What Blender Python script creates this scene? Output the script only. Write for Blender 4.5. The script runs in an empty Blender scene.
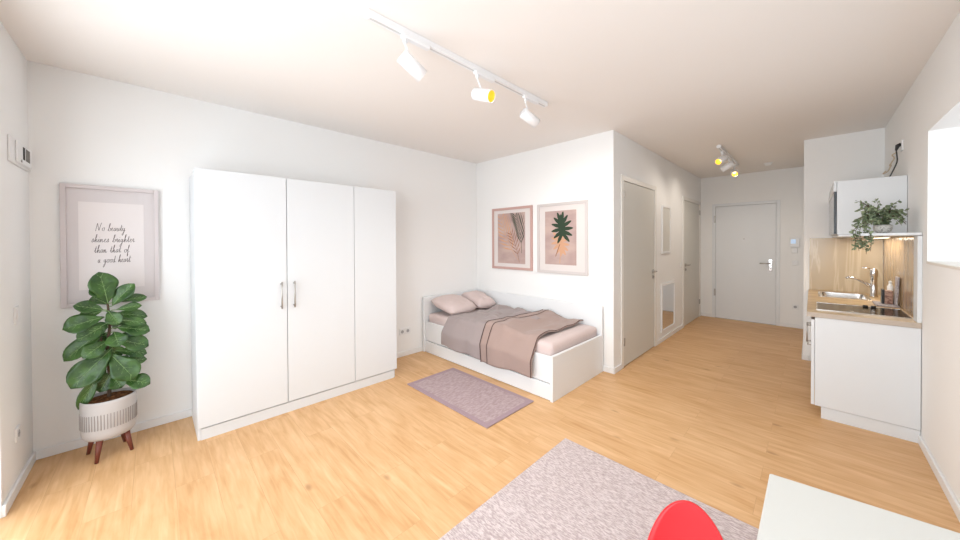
import bpy, bmesh, math, random
from mathutils import Vector, Matrix, noise
random.seed(7)
C = bpy.context.scene.collection
PI = math.pi
V = Vector

# ------------------------------------------------------------------ room measures (metres, camera stands over the origin)
XL, YP, XD, YE, XR, YN, ZC = -3.677, 3.581, -1.532, 7.59, 0.551, -0.58, 2.671
YK, XK = 5.632, -0.073

# ------------------------------------------------------------------ materials
def srgb(r, g, b):
    f = lambda c: (c/255/12.92) if c/255 <= .04045 else ((c/255+.055)/1.055)**2.4
    return (f(r), f(g), f(b), 1)

MATS = {}
def mat(name, col, rough=.5, metal=0., spec=.5, bump=None, emit=None, estr=0., var=None, sheen=0., trans=0., coat=0.):
    m = bpy.data.materials.new(name); m.use_nodes = True
    nt = m.node_tree; b = nt.nodes['Principled BSDF']
    b.inputs['Base Color'].default_value = col
    b.inputs['Roughness'].default_value = rough
    b.inputs['Metallic'].default_value = metal
    b.inputs['Specular IOR Level'].default_value = spec
    b.inputs['Coat Weight'].default_value = coat
    if sheen: b.inputs['Sheen Weight'].default_value = sheen
    if trans: b.inputs['Transmission Weight'].default_value = trans
    if emit:
        b.inputs['Emission Color'].default_value = emit; b.inputs['Emission Strength'].default_value = estr
    tc = nt.nodes.new('ShaderNodeTexCoord')
    if var:   # (scale vec, colour2, contrast lo, hi)
        sc, c2, lo, hi = var
        mp = nt.nodes.new('ShaderNodeMapping'); mp.inputs['Scale'].default_value = sc
        nz = nt.nodes.new('ShaderNodeTexNoise'); nz.inputs['Scale'].default_value = 1; nz.inputs['Detail'].default_value = 4
        mr = nt.nodes.new('ShaderNodeMapRange'); mr.inputs['From Min'].default_value = lo; mr.inputs['From Max'].default_value = hi
        mx = nt.nodes.new('ShaderNodeMix'); mx.data_type = 'RGBA'
        mx.inputs['A'].default_value = col; mx.inputs['B'].default_value = c2
        nt.links.new(tc.outputs['Object'], mp.inputs['Vector']); nt.links.new(mp.outputs[0], nz.inputs['Vector'])
        nt.links.new(nz.outputs['Fac'], mr.inputs['Value']); nt.links.new(mr.outputs[0], mx.inputs['Factor'])
        nt.links.new(mx.outputs['Result'], b.inputs['Base Color'])
    if bump:  # (scale vec, strength, distance)
        sc, st, di = bump
        mp = nt.nodes.new('ShaderNodeMapping'); mp.inputs['Scale'].default_value = sc
        nz = nt.nodes.new('ShaderNodeTexNoise'); nz.inputs['Scale'].default_value = 1; nz.inputs['Detail'].default_value = 3
        bp = nt.nodes.new('ShaderNodeBump'); bp.inputs['Strength'].default_value = st; bp.inputs['Distance'].default_value = di
        nt.links.new(tc.outputs['Object'], mp.inputs['Vector']); nt.links.new(mp.outputs[0], nz.inputs['Vector'])
        nt.links.new(nz.outputs['Fac'], bp.inputs['Height']); nt.links.new(bp.outputs[0], b.inputs['Normal'])
    MATS[name] = m
    return m

WALLC = (.89, .885, .875, 1)
wall_m = mat('wall_paint', WALLC, .9, spec=.2, bump=((60, 60, 60), .08, .002))
ceil_m = mat('ceiling_paint', (.89, .855, .825, 1), .95, spec=.1)
white_m = mat('white_laminate', (.725, .745, .765, 1), .38, spec=.4)
trim_m = mat('white_trim', (.84, .84, .84, 1), .45)
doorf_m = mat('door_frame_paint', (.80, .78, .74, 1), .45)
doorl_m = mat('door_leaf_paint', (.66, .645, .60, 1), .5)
edoor_m = mat('entrance_door_paint', (.79, .81, .83, 1), .5)
gap_m = mat('dark_gap', (.03, .03, .032, 1), .8)
softgap_m = mat('shadow_joint', (.25, .25, .25, 1), .9)
metal_m = mat('brushed_steel', (.45, .43, .41, 1), .35, 1.)
chrome_m = mat('chrome', (.75, .75, .76, 1), .12, 1.)
plastic_m = mat('white_plastic', (.82, .82, .82, 1), .35)
greyp_m = mat('grey_plastic', (.42, .42, .43, 1), .5)
black_m = mat('black_plastic', (.015, .015, .016, 1), .4)
lampw_m = mat('lamp_white', (.86, .86, .87, 1), .4)
softw_m = mat('soft_grey_groove', (.6, .6, .6, 1), .6)
gold_m = mat('gold_reflector', (.9, .62, .08, 1), .35, .6, emit=(1, .62, .08, 1), estr=.35)
bulb_m = mat('bulb_glow', (1, .9, .7, 1), .4, emit=(1, .72, .35, 1), estr=3.)
bulboff_m = mat('bulb_lens', (.85, .83, .8, 1), .2, emit=(1, .85, .6, 1), estr=.5)
frost_m = mat('textured_glass', (.55, .56, .56, 1), .3)
mirror_m = mat('mirror_glass', (.80, .80, .80, 1), .06, 1.)
red_m = mat('red_plastic', (.72, .012, .018, 1), .38, spec=.4)
tablew_m = mat('table_laminate', (.60, .60, .575, 1), .5, spec=.3)
sheet_m = mat('pink_cotton', srgb(212, 194, 190), .95, spec=.1, sheen=.2, bump=((30, 30, 30), .25, .01))
duvet_m = mat('taupe_cotton', srgb(162, 149, 147), .95, spec=.1, sheen=.2, bump=((22, 22, 22), .25, .01))
throw_m = mat('brown_taupe_cotton', srgb(166, 144, 136), .95, spec=.1, sheen=.2, bump=((25, 25, 25), .2, .008))
piping_m = mat('dark_piping', srgb(88, 70, 66), .95, spec=.1)
rug1_m = mat('mauve_rug', srgb(170, 149, 150), 1., spec=.05, var=((60, 22, 22), srgb(190, 171, 174), .36, .66), bump=((150, 150, 60), .6, .01))
rugb_m = mat('mauve_rug_border', srgb(168, 146, 152), 1., spec=.05, bump=((150, 150, 60), .5, .01))
rug2_m = mat('grey_pink_rug', srgb(184, 167, 166), 1., spec=.05, var=((45, 150, 60), srgb(218, 205, 204), .38, .62), bump=((60, 160, 60), .7, .012))
frameg_m = mat('pinkish_grey_frame', srgb(208, 199, 199), .5)
matb_m = mat('mat_board', srgb(214, 207, 207), .8, spec=.1)
paper_m = mat('paper', srgb(228, 221, 220), .8, spec=.1)
ink_m = mat('ink', srgb(112, 102, 102), .8)
framep_m = mat('rose_frame', srgb(196, 160, 152), .45)
framew_m = mat('pale_frame', srgb(206, 198, 196), .45)
mount_m = mat('cream_mount', srgb(222, 214, 211), .8, spec=.1)
artbg_m = mat('art_background', srgb(196, 172, 164), .85, spec=.1, var=((2.5, 2.5, 5), srgb(176, 152, 148), .4, .62))
tanleaf_m = mat('tan_leaf_print', srgb(205, 160, 130), .8, spec=.1)
tan2leaf_m = mat('brown_leaf_print', srgb(150, 104, 80), .8, spec=.1)
greenleaf_m = mat('green_leaf_print', srgb(58, 72, 58), .8, spec=.1)
fig_m = mat('fig_leaf', (.020, .062, .012, 1), .34, spec=.5, var=((16, 16, 16), (.062, .15, .026, 1), .35, .72))
figv_m = mat('fig_leaf_vein', (.22, .34, .13, 1), .5)
stem_m = mat('bark', srgb(80, 62, 48), .9)
soil_m = mat('coir_soil', srgb(84, 54, 34), 1., spec=.05, var=((50, 50, 50), srgb(130, 88, 56), .4, .65), bump=((60, 60, 60), 1., .03))
pot_m = mat('ceramic_grey', srgb(194, 189, 187), .6, spec=.3)
potg_m = mat('groove_grey', srgb(156, 149, 145), .8)
leg_m = mat('walnut_leg', srgb(116, 58, 44), .4)
ivy_m = mat('ivy_leaf', srgb(92, 108, 78), .6, var=((30, 30, 30), srgb(150, 162, 128), .4, .65))
hob_m = mat('hob_glass', (.035, .025, .015, 1), .12, spec=.12)
steel_m = mat('sink_steel', (.72, .72, .72, 1), .22, 1.)
wt_m = mat('worktop_wood', srgb(205, 178, 138), .35, var=((3, 14, 14), srgb(184, 154, 116), .35, .65))
wte_m = mat('worktop_edge', srgb(186, 172, 158), .4)
mug_m = mat('printed_tin', srgb(176, 140, 122), .5, var=((60, 60, 60), srgb(120, 80, 66), .45, .6))
linen_m = mat('grey_linen', srgb(188, 182, 184), .9, var=((90, 90, 90), srgb(150, 140, 144), .4, .6))
darkglass_m = mat('dark_glass', (.05, .06, .07, 1), .1, spec=.6)
cable_m = mat('pale_wire', srgb(214, 196, 170), .6)
ext_m = mat('exterior_ground', (.35, .35, .33, 1), .9)

def oak():
    m = bpy.data.materials.new('oak_planks'); m.use_nodes = True
    nt = m.node_tree; b = nt.nodes['Principled BSDF']; N = nt.nodes.new; L = nt.links.new
    tc = N('ShaderNodeTexCoord')
    br = N('ShaderNodeTexBrick'); br.offset = .37; br.offset_frequency = 2
    br.inputs['Scale'].default_value = 1.; br.inputs['Brick Width'].default_value = 1.22; br.inputs['Row Height'].default_value = .18
    br.inputs['Mortar Size'].default_value = .0012; br.inputs['Mortar Smooth'].default_value = .2
    br.inputs['Color1'].default_value = (0, 0, 0, 1); br.inputs['Color2'].default_value = (1, 1, 1, 1); br.inputs['Mortar'].default_value = (.5, .5, .5, 1)
    L(tc.outputs['Object'], br.inputs['Vector'])
    # per plank offset for the grain
    sep = N('ShaderNodeSeparateColor'); L(br.outputs['Color'], sep.inputs[0])
    off = N('ShaderNodeCombineXYZ'); mul = N('ShaderNodeMath'); mul.operation = 'MULTIPLY'; mul.inputs[1].default_value = 17
    L(sep.outputs[0], mul.inputs[0]); L(mul.outputs[0], off.inputs[2]); L(mul.outputs[0], off.inputs[0])
    add = N('ShaderNodeVectorMath'); add.operation = 'ADD'; L(tc.outputs['Object'], add.inputs[0]); L(off.outputs[0], add.inputs[1])
    mp = N('ShaderNodeMapping'); mp.inputs['Scale'].default_value = (3.2, 42, 1); L(add.outputs[0], mp.inputs['Vector'])
    g = N('ShaderNodeTexNoise'); g.inputs['Scale'].default_value = 1.; g.inputs['Detail'].default_value = 6; g.inputs['Distortion'].default_value = .6; L(mp.outputs[0], g.inputs['Vector'])
    mp2 = N('ShaderNodeMapping'); mp2.inputs['Scale'].default_value = (2.4, 11, 1); L(add.outputs[0], mp2.inputs['Vector'])
    g2 = N('ShaderNodeTexNoise'); g2.inputs['Scale'].default_value = 1.; g2.inputs['Detail'].default_value = 3; g2.inputs['Distortion'].default_value = 1.2; L(mp2.outputs[0], g2.inputs['Vector'])
    cr = N('ShaderNodeValToRGB'); e = cr.color_ramp.elements
    e[0].position = .30; e[0].color = OAK_D; e[1].position = .72; e[1].color = OAK_L
    mixf = N('ShaderNodeMath'); mixf.operation = 'MULTIPLY_ADD'; mixf.inputs[1].default_value = .5
    h = N('ShaderNodeMath'); h.operation = 'MULTIPLY_ADD'; h.inputs[1].default_value = .46
    pl = N('ShaderNodeMath'); pl.operation = 'MULTIPLY'; pl.inputs[1].default_value = .07
    L(sep.outputs[0], pl.inputs[0]); L(g2.outputs['Fac'], h.inputs[0]); L(pl.outputs[0], h.inputs[2])
    L(g.outputs['Fac'], mixf.inputs[0]); L(h.outputs[0], mixf.inputs[2]); L(mixf.outputs[0], cr.inputs[0])
    # knots
    mp3 = N('ShaderNodeMapping'); mp3.inputs['Scale'].default_value = (2.1, 4.4, 1); L(add.outputs[0], mp3.inputs['Vector'])
    vo = N('ShaderNodeTexVoronoi'); vo.inputs['Scale'].default_value = 1.; L(mp3.outputs[0], vo.inputs['Vector'])
    kr = N('ShaderNodeMapRange'); kr.inputs['From Min'].default_value = .03; kr.inputs['From Max'].default_value = .10; kr.inputs['To Min'].default_value = .5; kr.inputs['To Max'].default_value = 0
    L(vo.outputs['Distance'], kr.inputs['Value'])
    km = N('ShaderNodeMix'); km.data_type = 'RGBA'; L(kr.outputs[0], km.inputs['Factor']); L(cr.outputs[0], km.inputs['A']); km.inputs['B'].default_value = OAK_K
    sm = N('ShaderNodeMix'); sm.data_type = 'RGBA'; sc = N('ShaderNodeMath'); sc.operation = 'MULTIPLY'; sc.inputs[1].default_value = .30
    L(br.outputs['Fac'], sc.inputs[0]); L(sc.outputs[0], sm.inputs['Factor']); L(km.outputs['Result'], sm.inputs['A']); sm.inputs['B'].default_value = OAK_K
    L(sm.outputs['Result'], b.inputs['Base Color'])
    b.inputs['Roughness'].default_value = .42; b.inputs['Specular IOR Level'].default_value = .35
    bp = N('ShaderNodeBump'); bp.inputs['Strength'].default_value = .12; bp.inputs['Distance'].default_value = .003; L(g.outputs['Fac'], bp.inputs['Height']); L(bp.outputs[0], b.inputs['Normal'])
    return m
OAK_D = srgb(196, 146, 94); OAK_L = srgb(228, 188, 142); OAK_K = srgb(150, 100, 56)
oak_m = oak()

def marble(name, base, vein, rot, sc, brown=None):
    m = bpy.data.materials.new(name); m.use_nodes = True
    nt = m.node_tree; b = nt.nodes['Principled BSDF']; N = nt.nodes.new; L = nt.links.new
    tc = N('ShaderNodeTexCoord'); mp = N('ShaderNodeMapping'); mp.inputs['Rotation'].default_value = rot; mp.inputs['Scale'].default_value = sc
    L(tc.outputs['Object'], mp.inputs['Vector'])
    nz = N('ShaderNodeTexNoise'); nz.inputs['Scale'].default_value = 1.; nz.inputs['Detail'].default_value = 5; nz.inputs['Distortion'].default_value = .8
    L(mp.outputs[0], nz.inputs['Vector'])
    cr = N('ShaderNodeValToRGB'); e = cr.color_ramp.elements
    e[0].position = .0; e[0].color = base
    for p, c in ((.47, base), (.50, vein), (.53, base)):
        k = e.new(p); k.color = c
    e[-1].position = 1.; e[-1].color = brown or base
    L(nz.outputs['Fac'], cr.inputs[0]); L(cr.outputs[0], b.inputs['Base Color'])
    b.inputs['Roughness'].default_value = .18
    return m
splash_m = marble('marble_laminate', srgb(190, 171, 144), srgb(206, 190, 164), (0, -.65, 0), (5, 1, .5))
splashr_m = marble('laminate_painted_reflection', srgb(180, 152, 116), srgb(130, 98, 64), (0, 0, 0), (1, 9, .8), srgb(148, 116, 80))  # same laminate as the back wall; brown streaks paint its reflection into the colour

# window glass with a shadow-free look is not used: clear panes are thin real glass
def glass():
    m = bpy.data.materials.new('window_glass'); m.use_nodes = True
    nt = m.node_tree; nt.nodes.clear(); N = nt.nodes.new
    o = N('ShaderNodeOutputMaterial'); t = N('ShaderNodeBsdfTransparent'); g = N('ShaderNodeBsdfGlossy'); g.inputs['Roughness'].default_value = .02
    mx = N('ShaderNodeMixShader'); mx.inputs[0].default_value = .06
    nt.links.new(t.outputs[0], mx.inputs[1]); nt.links.new(g.outputs[0], mx.inputs[2]); nt.links.new(mx.outputs[0], o.inputs[0])
    return m
glass_m = glass()

# ------------------------------------------------------------------ mesh helpers
class MB:
    def __init__(s): s.bm = bmesh.new(); s.smooth = False
    def box(s, x0, x1, y0, y1, z0, z1):
        vs = [s.bm.verts.new(p) for p in ((x0,y0,z0),(x1,y0,z0),(x1,y1,z0),(x0,y1,z0),(x0,y0,z1),(x1,y0,z1),(x1,y1,z1),(x0,y1,z1))]
        for f in ((3,2,1,0),(4,5,6,7),(0,1,5,4),(1,2,6,5),(2,3,7,6),(3,0,4,7)): s.bm.faces.new([vs[i] for i in f])
        return s
    def prism(s, pts, z0, z1):
        a = [s.bm.verts.new((x, y, z0)) for x, y in pts]; b = [s.bm.verts.new((x, y, z1)) for x, y in pts]
        n = len(pts)
        s.bm.faces.new(a[::-1]); s.bm.faces.new(b)
        for i in range(n): s.bm.faces.new([a[i], a[(i+1) % n], b[(i+1) % n], b[i]])
        return s
    def tube(s, pts, r, n=10, cap=True):
        pts = [V(p) for p in pts]; rr = r if isinstance(r, (list, tuple)) else [r]*len(pts)
        rings = []; up = None
        for i, p in enumerate(pts):
            d = (pts[min(i+1, len(pts)-1)] - pts[max(i-1, 0)]).normalized()
            if up is None:
                up = V((0, 0, 1)) if abs(d.z) < .9 else V((1, 0, 0))
            a = d.cross(up).normalized(); c = a.cross(d).normalized(); up = c
            rings.append([s.bm.verts.new(p + (a*math.cos(2*PI*k/n) + c*math.sin(2*PI*k/n))*rr[i]) for k in range(n)])
        for i in range(len(rings)-1):
            for k in range(n):
                f = s.bm.faces.new([rings[i][k], rings[i][(k+1) % n], rings[i+1][(k+1) % n], rings[i+1][k]]); f.smooth = True
        if cap:
            s.bm.faces.new(rings[0][::-1]); s.bm.faces.new(rings[-1])
        return s
    def lathe(s, prof, c, n=36, closed=False):
        rings = []
        for r, z in prof:
            rings.append([s.bm.verts.new((c[0]+r*math.cos(2*PI*k/n), c[1]+r*math.sin(2*PI*k/n), c[2]+z)) for k in range(n)] if r > 1e-5 else [s.bm.verts.new((c[0], c[1], c[2]+z))])
        for i in range(len(rings)-1):
            A, B = rings[i], rings[i+1]
            for k in range(n):
                k2 = (k+1) % n
                if len(A) == 1 and len(B) == 1: continue
                if len(A) == 1: f = s.bm.faces.new([A[0], B[k2], B[k]])
                elif len(B) == 1: f = s.bm.faces.new([A[k], A[k2], B[0]])
                else: f = s.bm.faces.new([A[k], A[k2], B[k2], B[k]])
                f.smooth = True
        return s
    def poly(s, pts):
        s.bm.faces.new([s.bm.verts.new(p) for p in pts]); return s
    def grid(s, fn, nu, nv):
        g = [[s.bm.verts.new(fn(i/nu, j/nv)) for j in range(nv+1)] for i in range(nu+1)]
        for i in range(nu):
            for j in range(nv):
                f = s.bm.faces.new([g[i][j], g[i+1][j], g[i+1][j+1], g[i][j+1]]); f.smooth = True
        return s
    def build(s, name, m, parent=None, bevel=0, solid=0, subsurf=0, offset=0, xf=None):
        if xf is not None: bmesh.ops.transform(s.bm, matrix=xf, verts=s.bm.verts)
        bmesh.ops.recalc_face_normals(s.bm, faces=s.bm.faces)
        org = V((0, 0, 0))
        if parent is not None: org = ORG[parent.name]
        else:
            xs = [v.co for v in s.bm.verts]
            lo = V((min(v.x for v in xs), min(v.y for v in xs), min(v.z for v in xs))); hi = V((max(v.x for v in xs), max(v.y for v in xs), 0))
            org = V(((lo.x+hi.x)/2, (lo.y+hi.y)/2, lo.z))
        bmesh.ops.translate(s.bm, vec=-org, verts=s.bm.verts)
        me = bpy.data.meshes.new(name); s.bm.to_mesh(me); s.bm.free()
        o = bpy.data.objects.new(name, me); C.objects.link(o); me.materials.append(m)
        if parent is not None: o.parent = parent
        else: o.location = org
        ORG[o.name] = org
        if solid:
            q = o.modifiers.new('solid', 'SOLIDIFY'); q.thickness = solid; q.offset = offset
        if bevel:
            q = o.modifiers.new('bevel', 'BEVEL'); q.width = bevel; q.segments = 2; q.limit_method = 'ANGLE'
        if subsurf:
            q = o.modifiers.new('sub', 'SUBSURF'); q.levels = subsurf; q.render_levels = subsurf
        return o
ORG = {}
def thing(name, label, cat, loc, group=None):
    o = bpy.data.objects.new(name, None); C.objects.link(o); o.location = loc; o.empty_display_size = .1
    ORG[o.name] = V(loc); o['label'] = label; o['category'] = cat
    if group: o['group'] = group
    return o
def tag(o, label, cat, group=None):
    o['label'] = label; o['category'] = cat
    if group: o['group'] = group
    return o
def struct(o): o['kind'] = 'structure'; return o
def B(*a): return MB().box(*a)

# ------------------------------------------------------------------ the setting
T = .15
struct(B(XL-T, XR+.4, YN-T, YE+T, -.12, 0).build('floor', oak_m))
struct(B(XL-T, XR+.4, YN-T, YE+T, ZC, ZC+.12).build('ceiling', ceil_m))
struct(B(XL-T, XL, YN-T, YP+.1, 0, ZC).build('wall_left', wall_m))
struct(B(XL, XD, YP, YP+.1, 0, ZC).build('wall_alcove', wall_m))
D1 = (3.835, 4.90); D2 = (6.37, 7.45); DH = 2.15; DD = .06
w = MB(); e = XD-DD
w.box(XD-.14, XD, YP+.1, D1[0], 0, ZC); w.box(XD-.14, XD, D1[1], D2[0], 0, ZC); w.box(XD-.14, XD, D2[1], YE, 0, ZC)
w.box(XD-.14, XD, D1[0], D1[1], DH, ZC); w.box(XD-.14, XD, D2[0], D2[1], DH, ZC)
struct(w.build('wall_hallway', wall_m))
E0, E1 = -1.345, -.385
w = MB(); w.box(XD-.14, E0, YE, YE+T, 0, ZC); w.box(E1, XK+.1, YE, YE+T, 0, ZC); w.box(E0, E1, YE, YE+T, 2.15, ZC)
struct(w.build('wall_end', wall_m))
struct(B(XK, XR, YK, YE, 0, ZC).build('wall_kitchen', wall_m))
# right wall with the deep window niche
WY0, WY1, WZ0, WZ1 = 1.55, 3.735, 1.29, 2.19
w = MB(); w.box(XR, XR+.4, YN-T, YE, 0, WZ0); w.box(XR, XR+.4, YN-T, YE, WZ1, ZC)
w.box(XR, XR+.4, YN-T, WY0, WZ0, WZ1); w.box(XR, XR+.4, WY1, YE, WZ0, WZ1)
struct(w.build('wall_right', wall_m))
# window wall beside the camera
NW = [(-3.02, -1.75, .0, 2.3), (-1.45, .25, .75, 2.3)]
w = MB(); xs = XL
for a, b_, z0, z1 in NW:
    w.box(xs, a, YN-T, YN, 0, ZC); w.box(a, b_, YN-T, YN, z1, ZC)
    if z0 > 0: w.box(a, b_, YN-T, YN, 0, z0)
    xs = b_
w.box(xs, XR, YN-T, YN, 0, ZC)
struct(w.build('wall_front', wall_m))

def window(n, a0, a1, z0, z1, axis, plane, mull):
    fr = MB(); g = MB(); q = .055
    def bx(m, u0, u1, c0, c1, t):
        if axis == 'y': m.box(u0, u1, plane-t, plane+t, c0, c1)
        else: m.box(plane-t, plane+t, u0, u1, c0, c1)
    bx(fr, a0, a0+q, z0, z1, .03); bx(fr, a1-q, a1, z0, z1, .03); bx(fr, a0+q, a1-q, z0, z0+q, .03); bx(fr, a0+q, a1-q, z1-q, z1, .03)
    for u in mull: bx(fr, u-.045, u+.045, z0+q, z1-q, .03)
    bx(g, a0+q, a1-q, z0+q, z1-q, .004)
    f = struct(fr.build('window_%d' % n, trim_m, bevel=.004))
    g.build('glass_pane', glass_m, f)
    return f
f = window(1, NW[0][0], NW[0][1], .0, 2.3, 'y', YN-.09, [-2.39])
hb = MB(); hb.tube([(-2.36, YN-.055, 1.05), (-2.36, YN-.025, 1.05), (-2.36, YN-.025, .94)], .009)
hb.build('window_handle', metal_m, f)
window(2, NW[1][0], NW[1][1], .75, 2.3, 'y', YN-.09, [-.6])
window(3, WY0, WY1, WZ0, WZ1, 'x', XR+.34, [2.64])
# niche board
struct(B(XR-.004, XR+.31, WY0, WY1, WZ0, WZ0+.018).build('trim_1', mat('stone_sill', (.78, .74, .68, 1), .4), bevel=.003))

# baseboards
bh, bt = .062, .014
def base(name, *boxes):
    m = MB()
    for b_ in boxes: m.box(*b_)
    return struct(m.build(name, trim_m, bevel=.003))
base('baseboard_left', (XL, XL+bt, YN, YP, 0, bh))
base('baseboard_front', (XL+bt, NW[0][0]-.0, YN, YN+bt, 0, bh), (NW[0][1], XR-bt, YN, YN+bt, 0, bh))
base('baseboard_alcove', (XL+bt, XD, YP-bt, YP, 0, bh))
base('baseboard_hallway', (XD, XD+bt, YP-bt, D1[0]-.06, 0, bh), (XD, XD+bt, D1[1]+.06, D2[0]-.06, 0, bh), (XD, XD+bt, D2[1]+.06, YE, 0, bh))
base('baseboard_end', (XD+bt, E0-.0, YE-bt, YE, 0, bh), (E1+.0, XK-bt, YE-bt, YE, 0, bh))
base('baseboard_kitchen', (XK-bt, XK, YK-bt, YE-bt, 0, bh), (XK, -.025, YK-bt, YK, 0, bh))
base('baseboard_right', (XR-bt, XR, YN+bt, 3.8685, 0, bh))

def lever(parent, p, dirv, out, plate=None, name='door_handle'):
    """lever handle: p on the leaf, dirv along the lever, out away from the leaf"""
    p, d, o = V(p), V(dirv), V(out); m = MB()
    m.tube([p, p+o*.012], .026, 16); m.tube([p, p+o*.052], .009)
    m.tube([p+o*.05, p+o*.052+d*.03, p+o*.05+d*.125], .0095)
    k = p-V((0, 0, .075)); m.tube([k, k+o*.012], .025, 16)
    h = m.build(name, metal_m, parent)
    kk = MB(); kk.tube([k+o*.012, k+o*.015], .009, 10); kk.build('keyhole', gap_m, h)
    return h

# hallway doors (in the wall that faces +X)
def hall_door(n, y0, y1, handle_y, lever_dir, hinge_y):
    fr = MB(); t = .06
    fr.box(XD-.10, XD+.012, y0-t, y0, 0, DH+t); fr.box(XD-.10, XD+.012, y1, y1+t, 0, DH+t); fr.box(XD-.10, XD+.012, y0, y1, DH, DH+t)
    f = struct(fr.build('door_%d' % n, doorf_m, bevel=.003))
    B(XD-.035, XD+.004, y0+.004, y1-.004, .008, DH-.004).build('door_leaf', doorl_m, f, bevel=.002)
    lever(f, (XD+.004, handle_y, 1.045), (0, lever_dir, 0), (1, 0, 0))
    for z in (.25, 1.95):
        B(XD+.004, XD+.022, hinge_y-.012, hinge_y+.012, z, z+.09).build('hinge', metal_m, f, bevel=.003)
    return f
hall_door(1, D1[0], D1[1], 4.83, 1 if False else -1, D1[0]+.004)
hall_door(2, D2[0], D2[1], 6.46, 1, D2[1]-.004)

# entrance door
fr = MB(); t = .05
fr.box(E0, E0+t, YE-.012, YE+.10, 0, 2.15); fr.box(E1-t, E1, YE-.012, YE+.10, 0, 2.15); fr.box(E0+t, E1-t, YE-.012, YE+.10, 2.10, 2.15)
f3 = struct(fr.build('door_3', edoor_m, bevel=.003))
B(E0+t+.003, E1-t-.003, YE+.004, YE+.05, .006, 2.097).build('door_leaf', edoor_m, f3, bevel=.002)
B(-.53, -.485, YE-.008, YE+.004, .93, 1.13).build('handle_plate', chrome_m, f3, bevel=.003)
m = MB(); p = V((-.507, YE-.008, 1.06)); m.tube([p, p+V((0, -.05, 0))], .009); m.tube([p+V((0, -.05, 0)), p+V((-.14, -.05, 0))], .01); m.build('door_handle', metal_m, f3)
MB().tube([(-.507, YE-.008, .97), (-.507, YE-.02, .97)], .014).build('lock_cylinder', metal_m, f3)
MB().tube([(-.87, YE+.004, 1.49), (-.87, YE-.004, 1.49)], .014).build('peephole', metal_m, f3)
for z in (.42, 1.80): B(E0+.03, E0+.055, YE-.028, YE-.010, z, z+.13).build('hinge', metal_m, f3, bevel=.003)
struct(B(E0, E1, YE-.005, YE+.14, 0, .006).build('trim_2', metal_m))

# ------------------------------------------------------------------ lamps on tracks
def aim(d):
    d = V(d).normalized(); return d.to_track_quat('Z', 'Y').to_matrix().to_4x4()
def spot(track, x, y, z, d, lit, offs=(0, 0, 0), side=1):
    """hangs below the rail at (x,y); the can's centre is at z"""
    d = V(d).normalized(); c = V((x, y, z)) + V(offs); L, R = .158, .042
    top = ZC-.037
    ad = B(x-.017, x+.017, y-.02, y+.17, top-.022, top).build('adapter', lampw_m, track, bevel=.006)
    h = MB(); h.tube([(x, y, top), (x, y, top-.05)], .010)
    h.tube([(x, y, top-.045), (c-d*.02)+V((0, 0, R+.004)) , c-d*.02+V((0, 0, R*.6))], .006)
    h.tube([(x, y+.016, top+.0), (x, y+.016, top-.04)], .005)
    h.build('arm', lampw_m, track)
    a, b_ = c-d*L/2, c+d*L/2
    q = d.to_track_quat('Z', 'Y').to_matrix().to_4x4(); q.translation = a
    can = MB().lathe([(0, 0), (R-.004, 0), (R, .004), (R, L-.001), (R-.002, L), (R-.004, L-.001), (R-.004, .06), (0, .06)], (0, 0, 0), 28).build('lamp_head', lampw_m, track, xf=q)
    MB().lathe([(R-.0045, L-.003), (R-.012, L-.045), (R-.018, .085)], (0, 0, 0), 28).build('reflector', gold_m if lit != 2 else lampw_m, can, xf=q)
    MB().lathe([(0, .1), (.012, .098), (.019, .09), (.019, .0865), (0, .0862)], (0, 0, 0), 18).build('bulb', bulb_m if lit == 1 else bulboff_m, can, xf=q)
def track(name, x, y0, y1, label):
    t_ = thing(name, label, 'ceiling light', (x, (y0+y1)/2, ZC))
    B(x-.021, x+.021, y0+.004, y1-.004, ZC-.036, ZC).build('rail', lampw_m, t_, bevel=.003)
    B(x-.006, x+.006, y0+.01, y1-.01, ZC-.0372, ZC-.0355).build('groove', softw_m, t_)
    for y in (y0, y1): B(x-.023, x+.023, y-.012, y+.012, ZC-.038, ZC).build('end_cap', lampw_m, t_, bevel=.006)
    return t_
t1 = track('track_light', -1.65, .815, 2.45, 'long white ceiling track with three spotlights in the main room')
spot(t1, -1.64, 1.03, 2.475, (.12, .82, -.52), 2, (0, .05, 0))
spot(t1, -1.64, 1.605, 2.47, (.90, .10, -.36), 0, (.03, .03, 0))
spot(t1, -1.64, 2.15, 2.47, (.25, .85, -.40), 2, (0, .06, 0))
t2 = track('track_light', -.84, 5.12, 6.58, 'short white ceiling track with warm lit spotlights in the hallway')
spot(t2, -.84, 5.35, 2.52, (-.35, -.8, -.42), 1, (0, -.03, 0))
spot(t2, -.84, 5.86, 2.52, (-.80, .0, -.45), 2, (-.02, 0, 0))
spot(t2, -.84, 6.35, 2.50, (.18, -.86, -.50), 1, (0, -.03, 0))
sd = thing('smoke_detector', 'round white smoke detector on the hallway ceiling', 'smoke detector', (-.49, 6.85, ZC))
MB().lathe([(0, 0), (.055, 0), (.055, -.008), (.048, -.012)], (-.49, 6.85, ZC)).build('base', plastic_m, sd)
MB().lathe([(.046, -.012), (.05, -.022), (.036, -.036), (0, -.04)], (-.49, 6.85, ZC)).build('cover', plastic_m, sd)

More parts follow.
